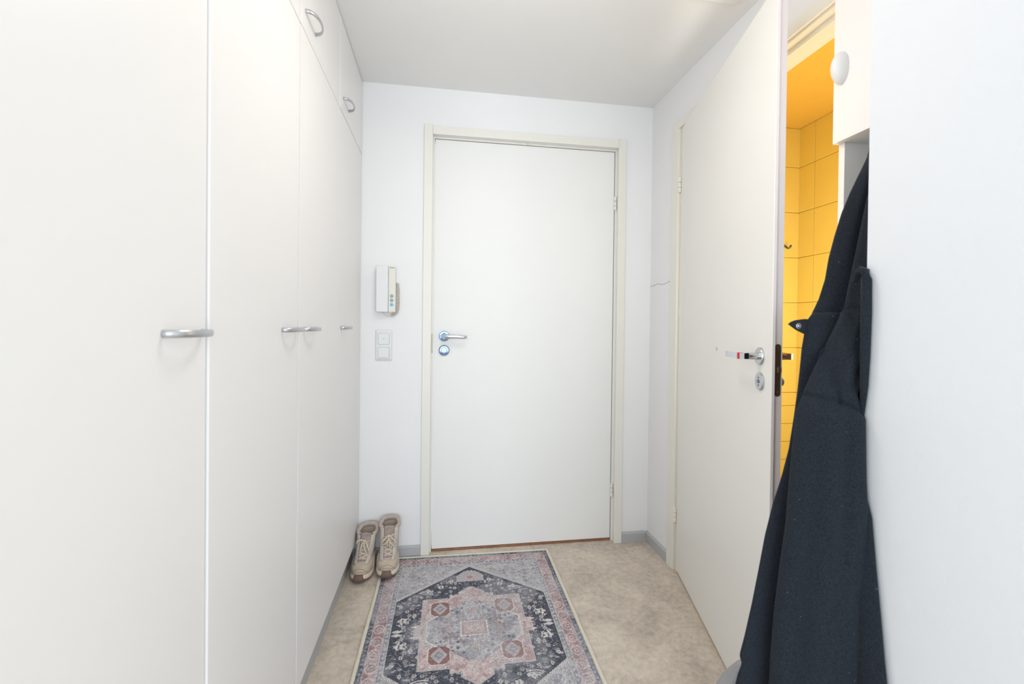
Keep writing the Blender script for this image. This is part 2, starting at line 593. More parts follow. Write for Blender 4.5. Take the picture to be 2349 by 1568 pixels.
# ------------------------------------------------------------------ bathroom
XB, YBB, ZBC = 1.97, 2.26, 2.275
GJ = .0022     # half joint
wf_ = struct(box('wall_bathroom_far', XR+.1, XB+.12, YBB+.004, YBB+.06, 0, ZBC+.1, 'grout'))
wr_ = struct(box('wall_bathroom_right', XB+.004, XB+.1, 1.06, YBB+.004, 0, ZBC+.1, 'grout'))
struct(box('wall_bathroom_near', XR+.1, XB+.004, 1.079, 1.092, 0, ZBC+.1, 'grout'))
struct(box('wall_bathroom_left', XR+.1, XR+.106, 2.036, YBB+.004, 0, ZBC+.1, 'grout'))
struct(box('ceiling_bathroom', XR+.1, XB+.1, 1.079, YBB+.06, ZBC, ZBC+.05, 'yceil'))
struct(box('floor_bathroom', XR+.1, XB+.004, 1.092, YBB+.004, 0, .002, 'bfloor'))
tile_cache = {}


def tile_mesh(wd, ht, kind):
    k = (round(wd, 4), round(ht, 4), kind)
    if k not in tile_cache:
        bm = bmesh.new()
        if kind == 'far':
            add_box(bm, -wd/2+GJ/2, wd/2-GJ/2, -.0035, .006, -ht/2+GJ/2, ht/2-GJ/2, .0012, 1)
        else:
            add_box(bm, -.0035, .006, -wd/2+GJ/2, wd/2-GJ/2, -ht/2+GJ/2, ht/2-GJ/2, .0012, 1)
        me = bpy.data.meshes.new('tile')
        bm.to_mesh(me)
        bm.free()
        me.materials.append(M['tile'])
        tile_cache[k] = me
    return tile_cache[k]


def tile(parent, loc, wd, ht, kind):
    o = bpy.data.objects.new('tile', tile_mesh(wd, ht, kind))
    C.objects.link(o)
    o.parent = parent
    o.location = loc


TZ = [ZBC]
z = 2.0585
while z > .80:
    TZ.append(z)
    z -= .25
TZ += [.735, .635, .535, .435, .335, .235, .135, .035, .002]
for za, zb in zip(TZ, TZ[1:]):
    x = XB
    for wd in (.20, .20, .20, .134):
        tile(wf_, (x-wd/2, YBB, (za+zb)/2), wd, za-zb, 'far')
        x -= wd
TZ2 = [ZBC] + [2.0585-.25*k for k in range(9)] + [.002]
for za, zb in zip(TZ2, TZ2[1:]):
    y = YBB
    for wd in (.108, .20, .20, .20, .20, .20, .054):
        tile(wr_, (XB, y-wd/2, (za+zb)/2), wd, za-zb, 'right')
        y -= wd
# towel hook
hk = lathe('towel_hook', (1.862, YBB-.0035, 1.62), (0, -1, 0), [(0, .016), (.004, .016), (.006, .013), (.007, .006), (.02, .006)], 'chrome', seg=20)
tag(hk, 'small chrome hook on the yellow tiled wall beside the open bathroom door', 'hook')
sweep('hook_arm', [(1.862, YBB-.022, 1.622), (1.864, YBB-.034, 1.612), (1.869, YBB-.044, 1.602), (1.876, YBB-.05, 1.606), (1.881, YBB-.052, 1.618)], .0055, 'chrome', hk)

# ------------------------------------------------------------------ hall cupboard on the right
cu = empty('hall_cupboard', (1.3, .93, 0))
tag(cu, 'white overhead cupboard on a side panel above the dark jacket, beside the bathroom opening', 'cupboard')
ox, oy = -1.3, -.93
box('side_panel', 1.0575+ox, 1.60+ox, 1.06+oy, 1.078+oy, 0, HC-.004, 'laminate', cu, bev=.0008)
box('back_panel', 1.585+ox, 1.60+ox, YN+.002+oy, 1.0595+oy, 0, HC-.004, 'laminate', cu)
box('cabinet_body', 1.0575+ox, 1.584+ox, YN+.002+oy, 1.0595+oy, 1.6625, HC-.004, 'laminate', cu)
box('cabinet_door', 1.0375+ox, 1.0560+ox, YN+.004+oy, 1.0775+oy, 1.6605, HC-.006, 'laminate', cu, bev=.001)
dome = lathe('dome_cover', (1.0383, 1.034, 1.851), (-1, 0, 0), [(0, .042), (.004, .0425), (.010, .041), (.017, .036), (.023, .028), (.027, .017), (.029, .007), (.0292, 0)], 'plastic', seg=48)
for v in dome.data.vertices:
    v.co.y = 1.052+(v.co.y-1.034)*.5
tag(dome, 'oval white domed cover on the overhead cupboard door above the jacket', 'cover')

# ceiling plate at the top edge of the photo
cp_ = prism('ceiling_plate', rrect(.868, 1.056, 1.335, 1.523, .022), 'z', HC-.007, HC, 'ceil', bev=.0015)
tag(cp_, 'flat white square cover plate on the ceiling, cut by the top of the photo', 'cover')

# ------------------------------------------------------------------ intercom
ic = empty('intercom', (-.264, YB, 1.3355))
tag(ic, 'white intercom handset with three buttons and a coiled cord on the wall', 'intercom')
prism('base', rrect(-.045, .0455, -.112, .112, .004), 'y', -.030, 0, 'plastic2', ic, bev=.0015)
prism('handset', rrect(-.0462, .0105, -.1125, .1135, .005), 'y', -.046, -.0305, 'plastic', ic, bev=.003)
fp = prism('front_plate', rrect(.0115, .0452, -.1115, .1125, .003), 'y', -.036, -.0305, 'plastic2', ic, bev=.001)
for k, (zz, mm) in enumerate(((-.0335, 'btn'), (-.0545, 'btn'), (-.0755, 'btn2'))):
    bt = lathe('button', (.0275, -.036, zz), (0, -1, 0), [(0, .0080), (.0012, .0080), (.0016, .0072)], 'btn_rim' if mm == 'btn' else 'btn2', ic, seg=24)
    if k == 2:
        tag(bt, 'pale blue button')
    lathe('button_cap', (.0275, -.0374, zz), (0, -1, 0), [(0, .0062), (.002, .0058), (.0028, .004), (.003, 0)], mm, bt, seg=24)
    lathe('mark', (.0405, -.0359, zz-.001), (0, -1, 0), [(0, .0011), (.0003, .001), (.0004, 0)], 'grey', ic, seg=8)
bm = bmesh.new()
x = .0175
for wd in (.0022, .0028, .0022, .003, .0024, .0026, .0022):
    add_box(bm, x, x+wd, -.0364, -.0359, .1025, .1062)
    x += wd+.0007
link('lettering', bm, 'grey', ic)
# coiled cord
path = [Vector(p) for p in ((.0475, -.006, .035), (.0535, -.011, .028), (.0555, -.012, .0), (.0565, -.012, -.04), (.0565, -.012, -.075), (.0555, -.012, -.095), (.050, -.012, -.112), (.040, -.012, -.122), (.029, -.012, -.127), (.021, -.012, -.130))]
fine = []
for a, b_ in zip(path, path[1:]):
    n = max(2, int((b_-a).length/.0006))
    for i in range(n):
        fine.append(a.lerp(b_, i/n))
coil, L_ = [], 0
for i, p in enumerate(fine):
    d = (fine[min(i+3, len(fine)-1)]-fine[max(i-3, 0)]).normalized()
    if i:
        L_ += (p-fine[i-1]).length
    v = d.cross(Vector((0, 1, 0))).normalized()
    a = 2*PI*L_/.0058
    rr = .0062*min(1, L_/.012)
    coil.append(p+v*math.cos(a)*rr+Vector((0, 1, 0))*math.sin(a)*rr)
sweep('coiled_cord', coil, .0015, 'cord', ic, seg=6)
sweep('lead', [coil[-1], (.016, -.008, -.1335), (.004, -.005, -.133), (-.010, -.005, -.124), (-.018, -.005, -.116), (-.0205, -.008, -.110)], .0013, 'cord', ic, seg=6)
prism('cord_socket', rrect(.013, .027, -.1175, -.1105, .003), 'y', -.026, -.014, 'plastic2', ic)

# ------------------------------------------------------------------ switch plate
sw = empty('wall_switch', (-.2765, YB, 1.0605))
tag(sw, 'white double switch plate on the wall below the intercom', 'switch')
bm = bmesh.new()
a = rrect(-.0405, .0415, -.0775, .0775, .005)
c = rrect(-.034, .035, -.069, .069, .004)
A = [bm.verts.new((p[0], 0, p[1])) for p in a]
A1 = [bm.verts.new((p[0], -.003, p[1])) for p in a]
B = [bm.verts.new((p[0], -.0095, p[1])) for p in c]
for P_, Q_ in ((A, A1), (A1, B)):
    for i in range(len(a)):
        j = (i+1) % len(a)
        bm.faces.new((P_[i], P_[j], Q_[j], Q_[i]))
bm.faces.new(B)
bm.faces.new(A[::-1])
bmesh.ops.recalc_face_normals(bm, faces=bm.faces[:])
link('frame_plate', bm, 'plastic', sw)
for nm, z0, z1, dp in (('blank_insert', .0035, .0585, -.0107), ('rocker', -.0635, -.0105, -.0138)):
    prism('insert_gap', rrect(-.0272, .0282, z0-.0008, z1+.0008, .0062), 'y', -.0098, -.0094, 'grey', sw)
    ro = prism(nm, rrect(-.0262, .0272, z0, z1, .0055), 'y', dp, -.0094, 'plastic', sw, bev=.0012)
    if nm == 'blank_insert':
        lathe('indicator', (.0005, dp, (z0+z1)/2), (0, -1, 0), [(0, .0019), (.0006, .0017), (.0007, 0)], 'grey', ro, seg=12)

# ------------------------------------------------------------------ rug
M['binding'] = mat('cream_binding', (232, 224, 206), .9, noise=.06, nscale=90, bump=.4, bscale=600)
RW, RL = .408, .60
rug = empty('rug', (.1385, 1.6905, 0), math.radians(-1.0))
tag(rug, 'grey, navy and dusty pink patterned rug with a cream edge on the hall floor', 'rug')
rng = np.random.default_rng(7)
NX, NY = 470, 690
us = np.linspace(-RW+.008, RW-.008, NX)
vs = np.linspace(-RL+.008, RL-.008, NY)
U, V = np.meshgrid(us, vs)
AU, AV = np.abs(U), np.abs(V - .0365)     # the medallion sits a little off the origin
VV = V - .0365
RLv = RL - .0365


def smooth_noise(cells, seed, oct_=1):
    r = np.random.default_rng(seed)
    out = np.zeros_like(U)
    amp, tot = 1.0, 0
    for o_ in range(oct_):
        nx_, ny_ = int(cells*2**o_)+2, int(cells*1.45*2**o_)+2
        g = r.random((ny_, nx_))
        fx = (U+RW)/(2*RW)*(nx_-1.001)
        fy = (V+RL)/(2*RL)*(ny_-1.001)
        ix, iy = fx.astype(int), fy.astype(int)
        tx, ty = fx-ix, fy-iy
        tx, ty = tx*tx*(3-2*tx), ty*ty*(3-2*ty)
        ix, iy = np.clip(ix, 0, nx_-2), np.clip(iy, 0, ny_-2)
        out += amp*((g[iy, ix]*(1-tx)+g[iy, ix+1]*tx)*(1-ty)+(g[iy+1, ix]*(1-tx)+g[iy+1, ix+1]*tx)*ty)
        tot += amp
        amp *= .55
    return out/tot


NAVY = np.array((82, 84, 95.))
SLATE = np.array((146, 146, 155.))
MIST = np.array((192, 190, 193.))
PINK = np.array((200, 178, 177.))
ROSE = np.array((166, 138, 140.))
RUST = np.array((150, 114, 112.))
CREAM = np.array((228, 222, 218.))
col = np.zeros((NY, NX, 3))
col[:] = MIST


def paint(mask, c, alpha=1.0):
    a = (mask*alpha)[..., None]
    col[:] = col*(1-a)+np.asarray(c)*a


def soft(mask):
    return mask.astype(float)


n_lo, n_mid, n_hi = smooth_noise(7, 1, 3), smooth_noise(26, 2, 3), smooth_noise(90, 3, 2)
# ground of the four corners
paint(soft(n_mid > .5), SLATE, .35)
EDGE = np.minimum(RW-.008-AU, RL-.008-np.abs(V))     # distance from the pile's edge
hexa = (AU < .316) & (AV < .195+(.44-.195)*np.clip(1-AU/.316, 0, 1))
hexo = (AU < .324) & (AV < .207+(.452-.195)*np.clip(1-AU/.324, 0, 1))
hexi = (AU < .309) & (AV < .186+(.431-.195)*np.clip(1-AU/.309, 0, 1))


def motif(u, v, s, kind):
    """four-fold mirrored small figures, returns masks (body, core)"""
    du, dv = AU-u, AV-v
    r = np.hypot(du, dv)
    th = np.arctan2(dv, du)
    if kind == 0:      # rosette
        return r < s*(.72+.28*np.cos(6*th)), r < s*.36
    if kind == 1:      # lozenge bud
        return (np.abs(du)/s+np.abs(dv)/(s*1.25)) < 1, (np.abs(du)/s+np.abs(dv)/(s*1.25)) < .38
    if kind == 2:      # leaf pair
        return (np.abs(du) < s*1.25) & (np.abs(dv) < s*.55*(1.1-np.abs(du)/(s*1.3))), np.abs(du) < -1
    if kind == 3:      # palmette
        return ((r < s*(.6+.4*np.abs(np.cos(2.5*th)))) & (dv < s*.8)), (np.abs(du) < s*.16) & (np.abs(dv) < s*.55)
    return ((du/(s*.62))**2+(dv/s)**2 < 1) & ~((np.abs(du) > s*.3) & (np.abs(np.abs(dv)-s*.45) < s*.12)), (np.abs(du) < s*.14) & (np.abs(dv) < s*.5)


def scatter(region, n, smin, smax, cols, core, mind, seed, kinds=(0, 1, 2, 3, 4), alpha=.85, umax=.32, vmax=.46):
    r = np.random.default_rng(seed)
    pts = []
    tries = 0
    while len(pts) < n and tries < 6000:
        tries += 1
        u, v = r.uniform(0.004, umax), r.uniform(0.004, vmax)
        iu = np.argmin(np.abs(us-u))
        iv = np.argmin(np.abs(vs-.0365-v))
        if not region[iv, iu]:
            continue
        if any((u-p[0])**2+(v-p[1])**2 < mind**2 for p in pts):
            continue
        pts.append((u, v))
        s = r.uniform(smin, smax)
        bd, co = motif(u, v, s, kinds[r.integers(len(kinds))])
        cc = cols[r.integers(len(cols))]
        paint(soft(bd & region), cc, alpha)
        paint(soft(co & region), core, .8)


corner_area = (~hexo) & (EDGE > .094)
scatter(corner_area, 70, .006, .012, [PINK, ROSE, CREAM, SLATE, CREAM], SLATE, .0175, 11, alpha=.62)
vine = np.abs(np.sin(AU*61+2.4*np.sin(AV*53)))
paint(soft((vine < .08) & corner_area), PINK, .45)
# zig-zag rim of the hexagon
paint(soft(hexo & ~hexa), CREAM, .75)
paint(soft(hexo & ~hexa) * (np.sin((AU*2.2+AV*.9)*420) > .2), SLATE, .65)
paint(soft(hexa), NAVY)
# vines
vine = np.abs(np.sin(AU*52+2.2*np.sin(AV*47)))
paint(soft((vine < .09) & hexi), MIST, .5)
vine = np.abs(np.sin(AV*58+2.0*np.sin(AU*55)))
paint(soft((vine < .07) & hexi), SLATE, .5)
scatter(hexi, 100, .0062, .0112, [CREAM, CREAM, MIST, MIST, PINK, SLATE], NAVY, .0175, 21, alpha=.9)
scatter(hexi, 240, .0022, .0042, [MIST, SLATE, PINK, CREAM], NAVY, .0098, 23, kinds=(0, 1, 2))
# big figures of the field, both sides
for u, v, s, k in ((.275, .072, .019, 3), (.232, .098, .0135, 4), (.262, .128, .010, 0), (.292, .165, .009, 1), (.225, .03, .012, 2), (.29, .01, .016, 2), (.27, .035, .010, 0),
                   (.13, .285, .0145, 3), (.185, .262, .012, 1), (.085, .325, .013, 3), (.21, .215, .009, 0)):
    bd, co = motif(u, v, s*1.25, 0)
    paint(soft(bd & hexi), NAVY, .85)
    bd, co = motif(u, v, s, k)
    paint(soft(bd & hexi), CREAM, .92)
    paint(soft(co & hexi), NAVY, .7)
# arched garland below the apex and curls on the shoulders
arch = (AU < .062-.9*np.clip(AV-.365, 0, 1)) & (AV > .318) & (AV < .405)
paint(soft(arch), MIST, .9)
paint(soft(arch & (np.sin(AV*330)*np.sin(AU*300) > .35)), PINK, .7)
paint(soft((np.hypot(AU, AV-.352) < .026*(1+.2*np.cos(8*np.arctan2(AV-.352, AU+1e-6))))), PINK, .8)
paint(soft((np.hypot(AU, AV-.352) < .012)), ROSE, .8)
for rr in (.042, .052, .062):
    q = np.hypot((AU-.185), (AV-.30))
    paint(soft((np.abs(q-rr) < .0026) & (AV < .285) & (AU > .165) & hexi), CREAM, .8)
# medallion
med = ((AU < .2) & (AV < .195)) | ((AU < .088) & (AV < .214)) | ((AU < .052) & (AV < .234)) | ((AU < .052) & (AV < .234+(.052-AU)*.75)) | ((AU < .222) & (AV < .036))
g = 6
rim = np.zeros_like(med)
for sx in (-3, 0, 3):
    for sy in (-3, 0, 3):
        rim |= np.roll(np.roll(med, sx, 1), sy, 0)
paint(soft(rim & ~med), CREAM, .7)
paint(soft(med), PINK)
paint(soft(med & (n_mid > .53)), CREAM, .35)
paint(soft(med & (n_mid < .42)), ROSE, .4)
scatter(med, 60, .004, .009, [CREAM, CREAM, ROSE, MIST], ROSE, .0165, 31, alpha=.75, umax=.2, vmax=.24)
# grey inner figure
ins = ((AU < .178) & (AV < .052)) | ((AU < .178-(AV-.052)*1.25) & (AV < .092)) & (AV >= .05) | ((AU < .093) & (AV < .115)) | ((AU < .093*(1-(AV-.115)/.075)) & (AV >= .115) & (AV < .165))
rim = np.zeros_like(ins)
for sx in (-3, 0, 3):
    for sy in (-3, 0, 3):
        rim |= np.roll(np.roll(ins, sx, 1), sy, 0)
paint(soft(rim & ~ins & (AV < .118)), CREAM, .95)
paint(soft(ins), MIST)
paint(soft(ins & (n_mid > .48)), SLATE, .7)
paint(soft(ins & (np.hypot(AU/1.0, (AV-.105)) < .02)), PINK, .6)
scatter(ins & ~((AU < .05) & (AV < .042)), 46, .004, .0095, [CREAM, MIST, ROSE, RUST, NAVY], SLATE, .0165, 41, alpha=.72, umax=.18, vmax=.16)
paint(soft(ins & (AU > .086) & (AU < .094) & (AV < .085)), ROSE, .55)
paint(soft(ins & (AV < .006) & (AU > .10) & (AU < .165)), ROSE, .6)
# corner lozenges
su, sv = np.abs(AU-.131), np.abs(AV-.131)
sq = (su < .037) & (sv < .043) & (su+sv < .066)
sqo = (su < .041) & (sv < .047) & (su+sv < .071)
paint(soft(sqo & ~ins), CREAM, .7)
paint(soft(sq), RUST)
paint(soft(sq & (su+sv*.75 < .031)), MIST, .85)
paint(soft(sq & (su+sv*.75 < .016)), SLATE, .9)
paint(soft(sq & (np.hypot(su, sv) < .007)), PINK, .9)
# centre box
cb = (AU < .047) & (AV < .037)
scal = (AU < .053+.002*np.sign(np.sin(AV*420))) & (AV < .042+.0025*np.sin(AU*420))
paint(soft(scal), CREAM)
paint(soft(cb), PINK)
paint(soft(cb & ((AU > .039) | (AV > .03))), ROSE, .6)
paint(soft(np.hypot(AU, AV) < .011), RUST, .8)
paint(soft((AU/.03+AV/.018) < 1), CREAM, .5)
# borders
paint(soft(EDGE < .088), SLATE, 1)
paint(soft((EDGE < .088) & (n_hi > .52)), MIST, .6)
paint(soft(EDGE < .018), NAVY, .75)
paint(soft((EDGE < .018) & (n_hi > .55)), SLATE, .8)
band = (EDGE > .020) & (EDGE < .066)
paint(soft(band), ROSE)
paint(soft(band & (n_mid > .52)), PINK, .8)
paint(soft((np.abs(EDGE-.0205) < .0016) | (np.abs(EDGE-.0655) < .0016)), CREAM, .6)
paint(soft(np.abs(EDGE-.0865) < .0015), CREAM, .6)
side = (RW-.008-AU) < (RL-.008-np.abs(V))
along = np.where(side, AV, AU)
per = .066
ph = (along/per) % 1-.5
alt = (np.floor(along/per) % 2) == 0
dx_, dy_ = ph*per, EDGE-.043
rr = np.hypot(dx_, dy_)
th = np.arctan2(dy_, dx_+1e-9)
paint(soft(band & (np.abs(np.hypot(dx_*.8, dy_)-.0185) < .0022)), CREAM, .6)
paint(soft(band & alt & (rr < .0125*(.8+.2*np.cos(8*th)))), MIST, .85)
paint(soft(band & ~alt & (rr < .0105*(.8+.2*np.cos(8*th)))), CREAM, .7)
paint(soft(band & (rr < .0048)), ROSE, .9)
ph2 = (along/.022) % 1-.5
paint(soft((EDGE > .07) & (EDGE < .085) & (np.hypot(ph2*.022, EDGE-.0775) < .0052)), CREAM, .55)
paint(soft((EDGE > .004) & (EDGE < .017) & (np.hypot(ph2*.022, EDGE-.0105) < .0042)), MIST, .55)
# worn, woven print: washed patches and thread speckle
wash = np.clip((n_lo-.47)*3.2, 0, .42)
paint(wash, MIST*1.02, 1)
thread = rng.normal(0, 1, (NY, NX))
thread2 = np.repeat(rng.normal(0, 1, (NY, NX//3+1)), 3, axis=1)[:, :NX]
thread3 = np.repeat(rng.normal(0, 1, (NY//3+1, NX)), 3, axis=0)[:NY]
col *= (1+.05*thread+.05*thread2+.05*thread3)[..., None]
fl = rng.random((NY, NX))
paint(soft(fl > .94), CREAM, .45)
paint(soft(fl < .05), NAVY, .4)
col = np.clip(col*1.0, 20, 245)
c01 = col/255
lin_c = np.where(c01 <= .04045, c01/12.92, ((c01+.055)/1.055)**2.4)
zz = .0062+.0004*n_hi
verts = np.stack([U, V, zz], -1).reshape(-1, 3)
idx = np.arange(NX*NY).reshape(NY, NX)
quads = np.stack([idx[:-1, :-1], idx[:-1, 1:], idx[1:, 1:], idx[1:, :-1]], -1).reshape(-1, 4)
me = bpy.data.meshes.new('pile')
me.vertices.add(len(verts))
me.vertices.foreach_set('co', verts.astype(np.float32).ravel())
me.loops.add(quads.size)
me.loops.foreach_set('vertex_index', quads.astype(np.int32).ravel())
me.polygons.add(len(quads))
me.polygons.foreach_set('loop_start', np.arange(0, quads.size, 4, dtype=np.int32))
me.polygons.foreach_set('loop_total', np.full(len(quads), 4, dtype=np.int32))
me.update()
at = me.color_attributes.new('print', 'FLOAT_COLOR', 'POINT')
rgba = np.concatenate([lin_c.reshape(-1, 3), np.ones((NX*NY, 1))], 1).astype(np.float32)
at.data.foreach_set('color', rgba.ravel())
m = bpy.data.materials.new('printed_rug_pile')
m.use_nodes = True
nt = m.node_tree
b = nt.nodes['Principled BSDF']
b.inputs['Roughness'].default_value = .95
b.inputs['Specular IOR Level'].default_value = .1
va = nt.nodes.new('ShaderNodeVertexColor')
va.layer_name = 'print'
tc = nt.nodes.new('ShaderNodeTexCoord')
n3 = noise_node(700, 2, .7)
hs = nt.nodes.new('ShaderNodeMixRGB')
hs.blend_type = 'OVERLAY'
hs.inputs[0].default_value = .35
nt.links.new(va.outputs['Color'], hs.inputs[1])
nt.links.new(n3.outputs['Fac'], hs.inputs[2])
nt.links.new(hs.outputs['Color'], b.inputs['Base Color'])
me.materials.append(m)
pile = bpy.data.objects.new('pile', me)
C.objects.link(pile)
pile.parent = rug
box('backing', -RW+.006, RW-.006, -RL+.006, RL-.006, .0003, .0058, 'binding', rug)
loop = []
rnd = random.Random(5)
for x0, y0, x1, y1 in ((-RW, -RL, RW, -RL), (RW, -RL, RW, RL), (RW, RL, -RW, RL), (-RW, RL, -RW, -RL)):
    n = 40
    for i in range(n):
        f = i/n
        jx, jy = rnd.uniform(-.0012, .0012), rnd.uniform(-.0012, .0012)
        loop.append((x0+(x1-x0)*f+jx, y0+(y1-y0)*f+jy, .0046))
loop.append(loop[0])
sweep('edge_binding', loop, .0075, 'binding', rug, rv=.0042, seg=8)

# ------------------------------------------------------------------ boots
M['suede'] = mat('beige_nubuck', (208, 192, 174), .8, rgb2=(194, 177, 158), nscale=26, bump=.15, bscale=260)
M['suede2'] = mat('light_beige_overlay', (213, 204, 194), .75, rgb2=(198, 187, 175), nscale=30, bump=.12, bscale=260)
M['mesh'] = mat('taupe_mesh', (176, 158, 138), .9, rgb2=(158, 140, 122), nscale=60, bump=.3, bscale=700)
M['midsole'] = mat('cream_midsole', (226, 214, 194), .6, noise=.06, nscale=20)
M['outsole'] = mat('brown_rubber', (122, 98, 88), .7, noise=.12, nscale=40, bump=.3, bscale=200)
M['fleece'] = mat('pinkish_fleece', (206, 188, 178), 1, rgb2=(186, 166, 158), nscale=120, bump=.8, bscale=420, sheen=.3)
M['tongue'] = mat('mauve_tongue', (180, 163, 156), .9, rgb2=(164, 148, 142), nscale=60, bump=.3, bscale=500)
M['lace'] = mat('tan_lace', (222, 207, 190), .85, rgb2=(206, 189, 169), nscale=160)
M['dark'] = mat('eyelet_dark', (78, 70, 66), .6)


def outline(t, xf, xb, w, toe_sq=2.4):
    """closed foot outline: t in [0,2pi); toe at +x"""
    c, s = math.cos(t), math.sin(t)
    pw = 2/toe_sq
    X = math.copysign(abs(c)**pw, c)
    Y = math.copysign(abs(s)**pw, s)
    mid, half = (xf+xb)/2, (xf-xb)/2
    x = mid+half*X
    f = (x-xb)/(xf-xb)
    waist = 1-.10*math.exp(-((f-.38)/.16)**2)-.10*math.exp(-((f-.0)/.18)**2)
    return x, Y*w*waist


def loft(rings, cap0=True, cap1=True):
    bm = bmesh.new()
    R = [[bm.verts.new(p) for p in r] for r in rings]
    n = len(R[0])
    for a, b_ in zip(R, R[1:]):
        for i in range(n):
            j = (i+1) % n
            bm.faces.new((a[i], a[j], b_[j], b_[i]))
    if cap0:
        bm.faces.new(R[0][::-1])
    if cap1:
        bm.faces.new(R[-1])
    bmesh.ops.recalc_face_normals(bm, faces=bm.faces[:])
    return bm


def make_boot(label, loc, rz, lean, tall, seed):
    b0 = empty('hiking_boot', loc, rz)
    tag(b0, label, 'boot', 'pair of beige lace-up boots')
    rn = random.Random(seed)
    NT = 56
    XB0, XF0 = -.104, .106

    def ring(z, xf, xb, w, sh=0, spring=0):
        out = []
        for i in range(NT):
            x, y = outline(2*PI*i/NT, xf, xb, w)
            f = max(0, (x-.045)/.06)
            out.append((x, y+sh, z+spring*f*f))
        return out
    # outsole, midsole
    link('outsole', loft([ring(.0006, .090, -.098, .046, 0, .010), ring(.004, .101, -.103, .049, 0, .010), ring(.011, .104, -.104, .0505, 0, .008)]), 'outsole', b0, True)
    link('midsole', loft([ring(.0105, .1045, -.105, .0515, 0, .008), ring(.019, .107, -.107, .0535, 0, .008), ring(.028, .105, -.105, .052, 0, .004), ring(.034, .098, -.100, .0495, 0, .0)]), 'midsole', b0, True)
    # upper: outlines stacked; the instep recedes upward
    prof = [(.030, .099, -.101, .0495), (.041, .099, -.100, .0495), (.051, .097, -.099, .049), (.061, .088, -.098, .048), (.069, .073, -.097, .046),
            (.078, .048, -.096, .0425), (.092, .034, -.095, .041), (.108, .022, -.094, .041), (.128, .012, -.094, .0425), (.150, .005, -.095, .0445), (.172*tall, .0, -.097, .0465), (.186*tall, -.003, -.099, .048)]
    rings = []
    for z, xf, xb, wd in prof:
        rings.append(ring(z, xf, xb, wd, lean*max(0, z-.06)))
    up_ = link('upper', loft(rings, True, False), 'suede', b0, True)
    sd = up_.modifiers.new('thick', 'SOLIDIFY')
    sd.thickness = .004
    sd.offset = -1

    def surf(x, z, side):
        """point on the upper surface at length x and height z"""
        z0 = prof[0]
        for p, q in zip(prof, prof[1:]):
            if z <= q[0]:
                f = (z-p[0])/(q[0]-p[0])
                z0 = [a+(b_-a)*f for a, b_ in zip(p, q)]
                break
        else:
            z0 = prof[-1]
        _, xf, xb, wd = z0
        best = None
        for i in range(120):
            t = PI*i/119
            X, Y = outline(t, xf, xb, wd)
            if best is None or abs(X-x) < best[0]:
                best = (abs(X-x), Y)
        return Vector((x, side*best[1]+lean*max(0, z-.06), z))

    def front(z, y):
        """the instep surface at height z, lateral y"""
        for p, q in zip(prof, prof[1:]):
            if z <= q[0]:
                f = (z-p[0])/(q[0]-p[0])
                xf, xb, wd = [a+(b_-a)*f for a, b_ in zip(p, q)][1:]
                break
        else:
            xf, xb, wd = prof[-1][1:]
        best = None
        for i in range(-60, 61):
            X, Y = outline(PI*i/122, xf, xb, wd)
            if best is None or abs(Y-y) < best[0]:
                best = (abs(Y-y), X)
        return Vector((best[1], y+lean*max(0, z-.06), z))
    # brown rubber toe bumper
    rows = []
    for k in range(7):
        f = k/6
        z = .006+.034*f
        hw = .027-.010*f
        row = []
        for i in range(13):
            y = hw*(i/6-1)
            xf = (.1045 if z < .014 else .107 if z < .026 else .104 if z < .034 else .0995)+.0035
            x = xf*(1-.0*f)-(y/.052)**2*.030
            row.append(Vector((x, y, z+.006*(1-f))))
        rows.append(row)
    bm = bmesh.new()
    G = [[bm.verts.new(p) for p in r] for r in rows]
    for a, b_ in zip(G, G[1:]):
        for i in range(12):
            bm.faces.new((a[i], a[i+1], b_[i+1], b_[i]))
    tc_ = link('toe_bumper', bm, 'outsole', b0, True)
    s2 = tc_.modifiers.new('thick', 'SOLIDIFY')
    s2.thickness = .006
    s2.offset = 0
    # stitched toe seams
    for zc, hw in ((.060, .034), (.050, .040)):
        pts = [front(zc-.006*abs(i/8-1)**2*3, hw*(i/8-1))+Vector((.0006, 0, .0006)) for i in range(17)]
        sweep('seam', pts, .0009, 'mesh', b0, seg=5)
    # overlay panels around the lacing (eyestays), one each side
    for sd_ in (-1, 1):
        bm = bmesh.new()
        rows = []
        for k in range(15):
            f = k/14
            z = .070+(prof[-1][0]-.072)*f
            inner = .017+.006*f
            row = []
            for i in range(6):
                y = inner+(.016+.006*math.sin(f*PI))*i/5
                y = min(y, .040)
                p = front(z, sd_*y)
                row.append(p+Vector((.0034, sd_*.0018, .0015)))
            rows.append([bm.verts.new(p) for p in row])
        for a, b_ in zip(rows, rows[1:]):
            for i in range(5):
                bm.faces.new((a[i], a[i+1], b_[i+1], b_[i]))
        bmesh.ops.recalc_face_normals(bm, faces=bm.faces[:])
        ey = link('eyestay', bm, 'suede2', b0, True)
        s3 = ey.modifiers.new('thick', 'SOLIDIFY')
        s3.thickness = .003
        s3.offset = 0
        for k in range(8):
            z = .079+.0145*k*tall
            p = front(z, sd_*(.022+.0006*k))
            lathe('eyelet', p+Vector((.0036, sd_*.001, .0012)), (1, sd_*.4, .35), [(0, .0022), (.001, .0022), (.0012, .001)], 'dark', ey, seg=10)
    # side panel overlay
        bm = bmesh.new()
        rows = []
        for k in range(7):
            f = k/6
            z = .034+.040*f
            row = []
            for i in range(10):
                x = -.088+(.125-.03*f)*i/9
                p = surf(x, z, sd_)
                row.append(bm.verts.new(p+Vector((0, sd_*.0016, 0))))
            rows.append(row)
        for a, b_ in zip(rows, rows[1:]):
            for i in range(9):
                bm.faces.new((a[i], a[i+1], b_[i+1], b_[i]))
        o_ = link('side_overlay', bm, 'suede2', b0, True)
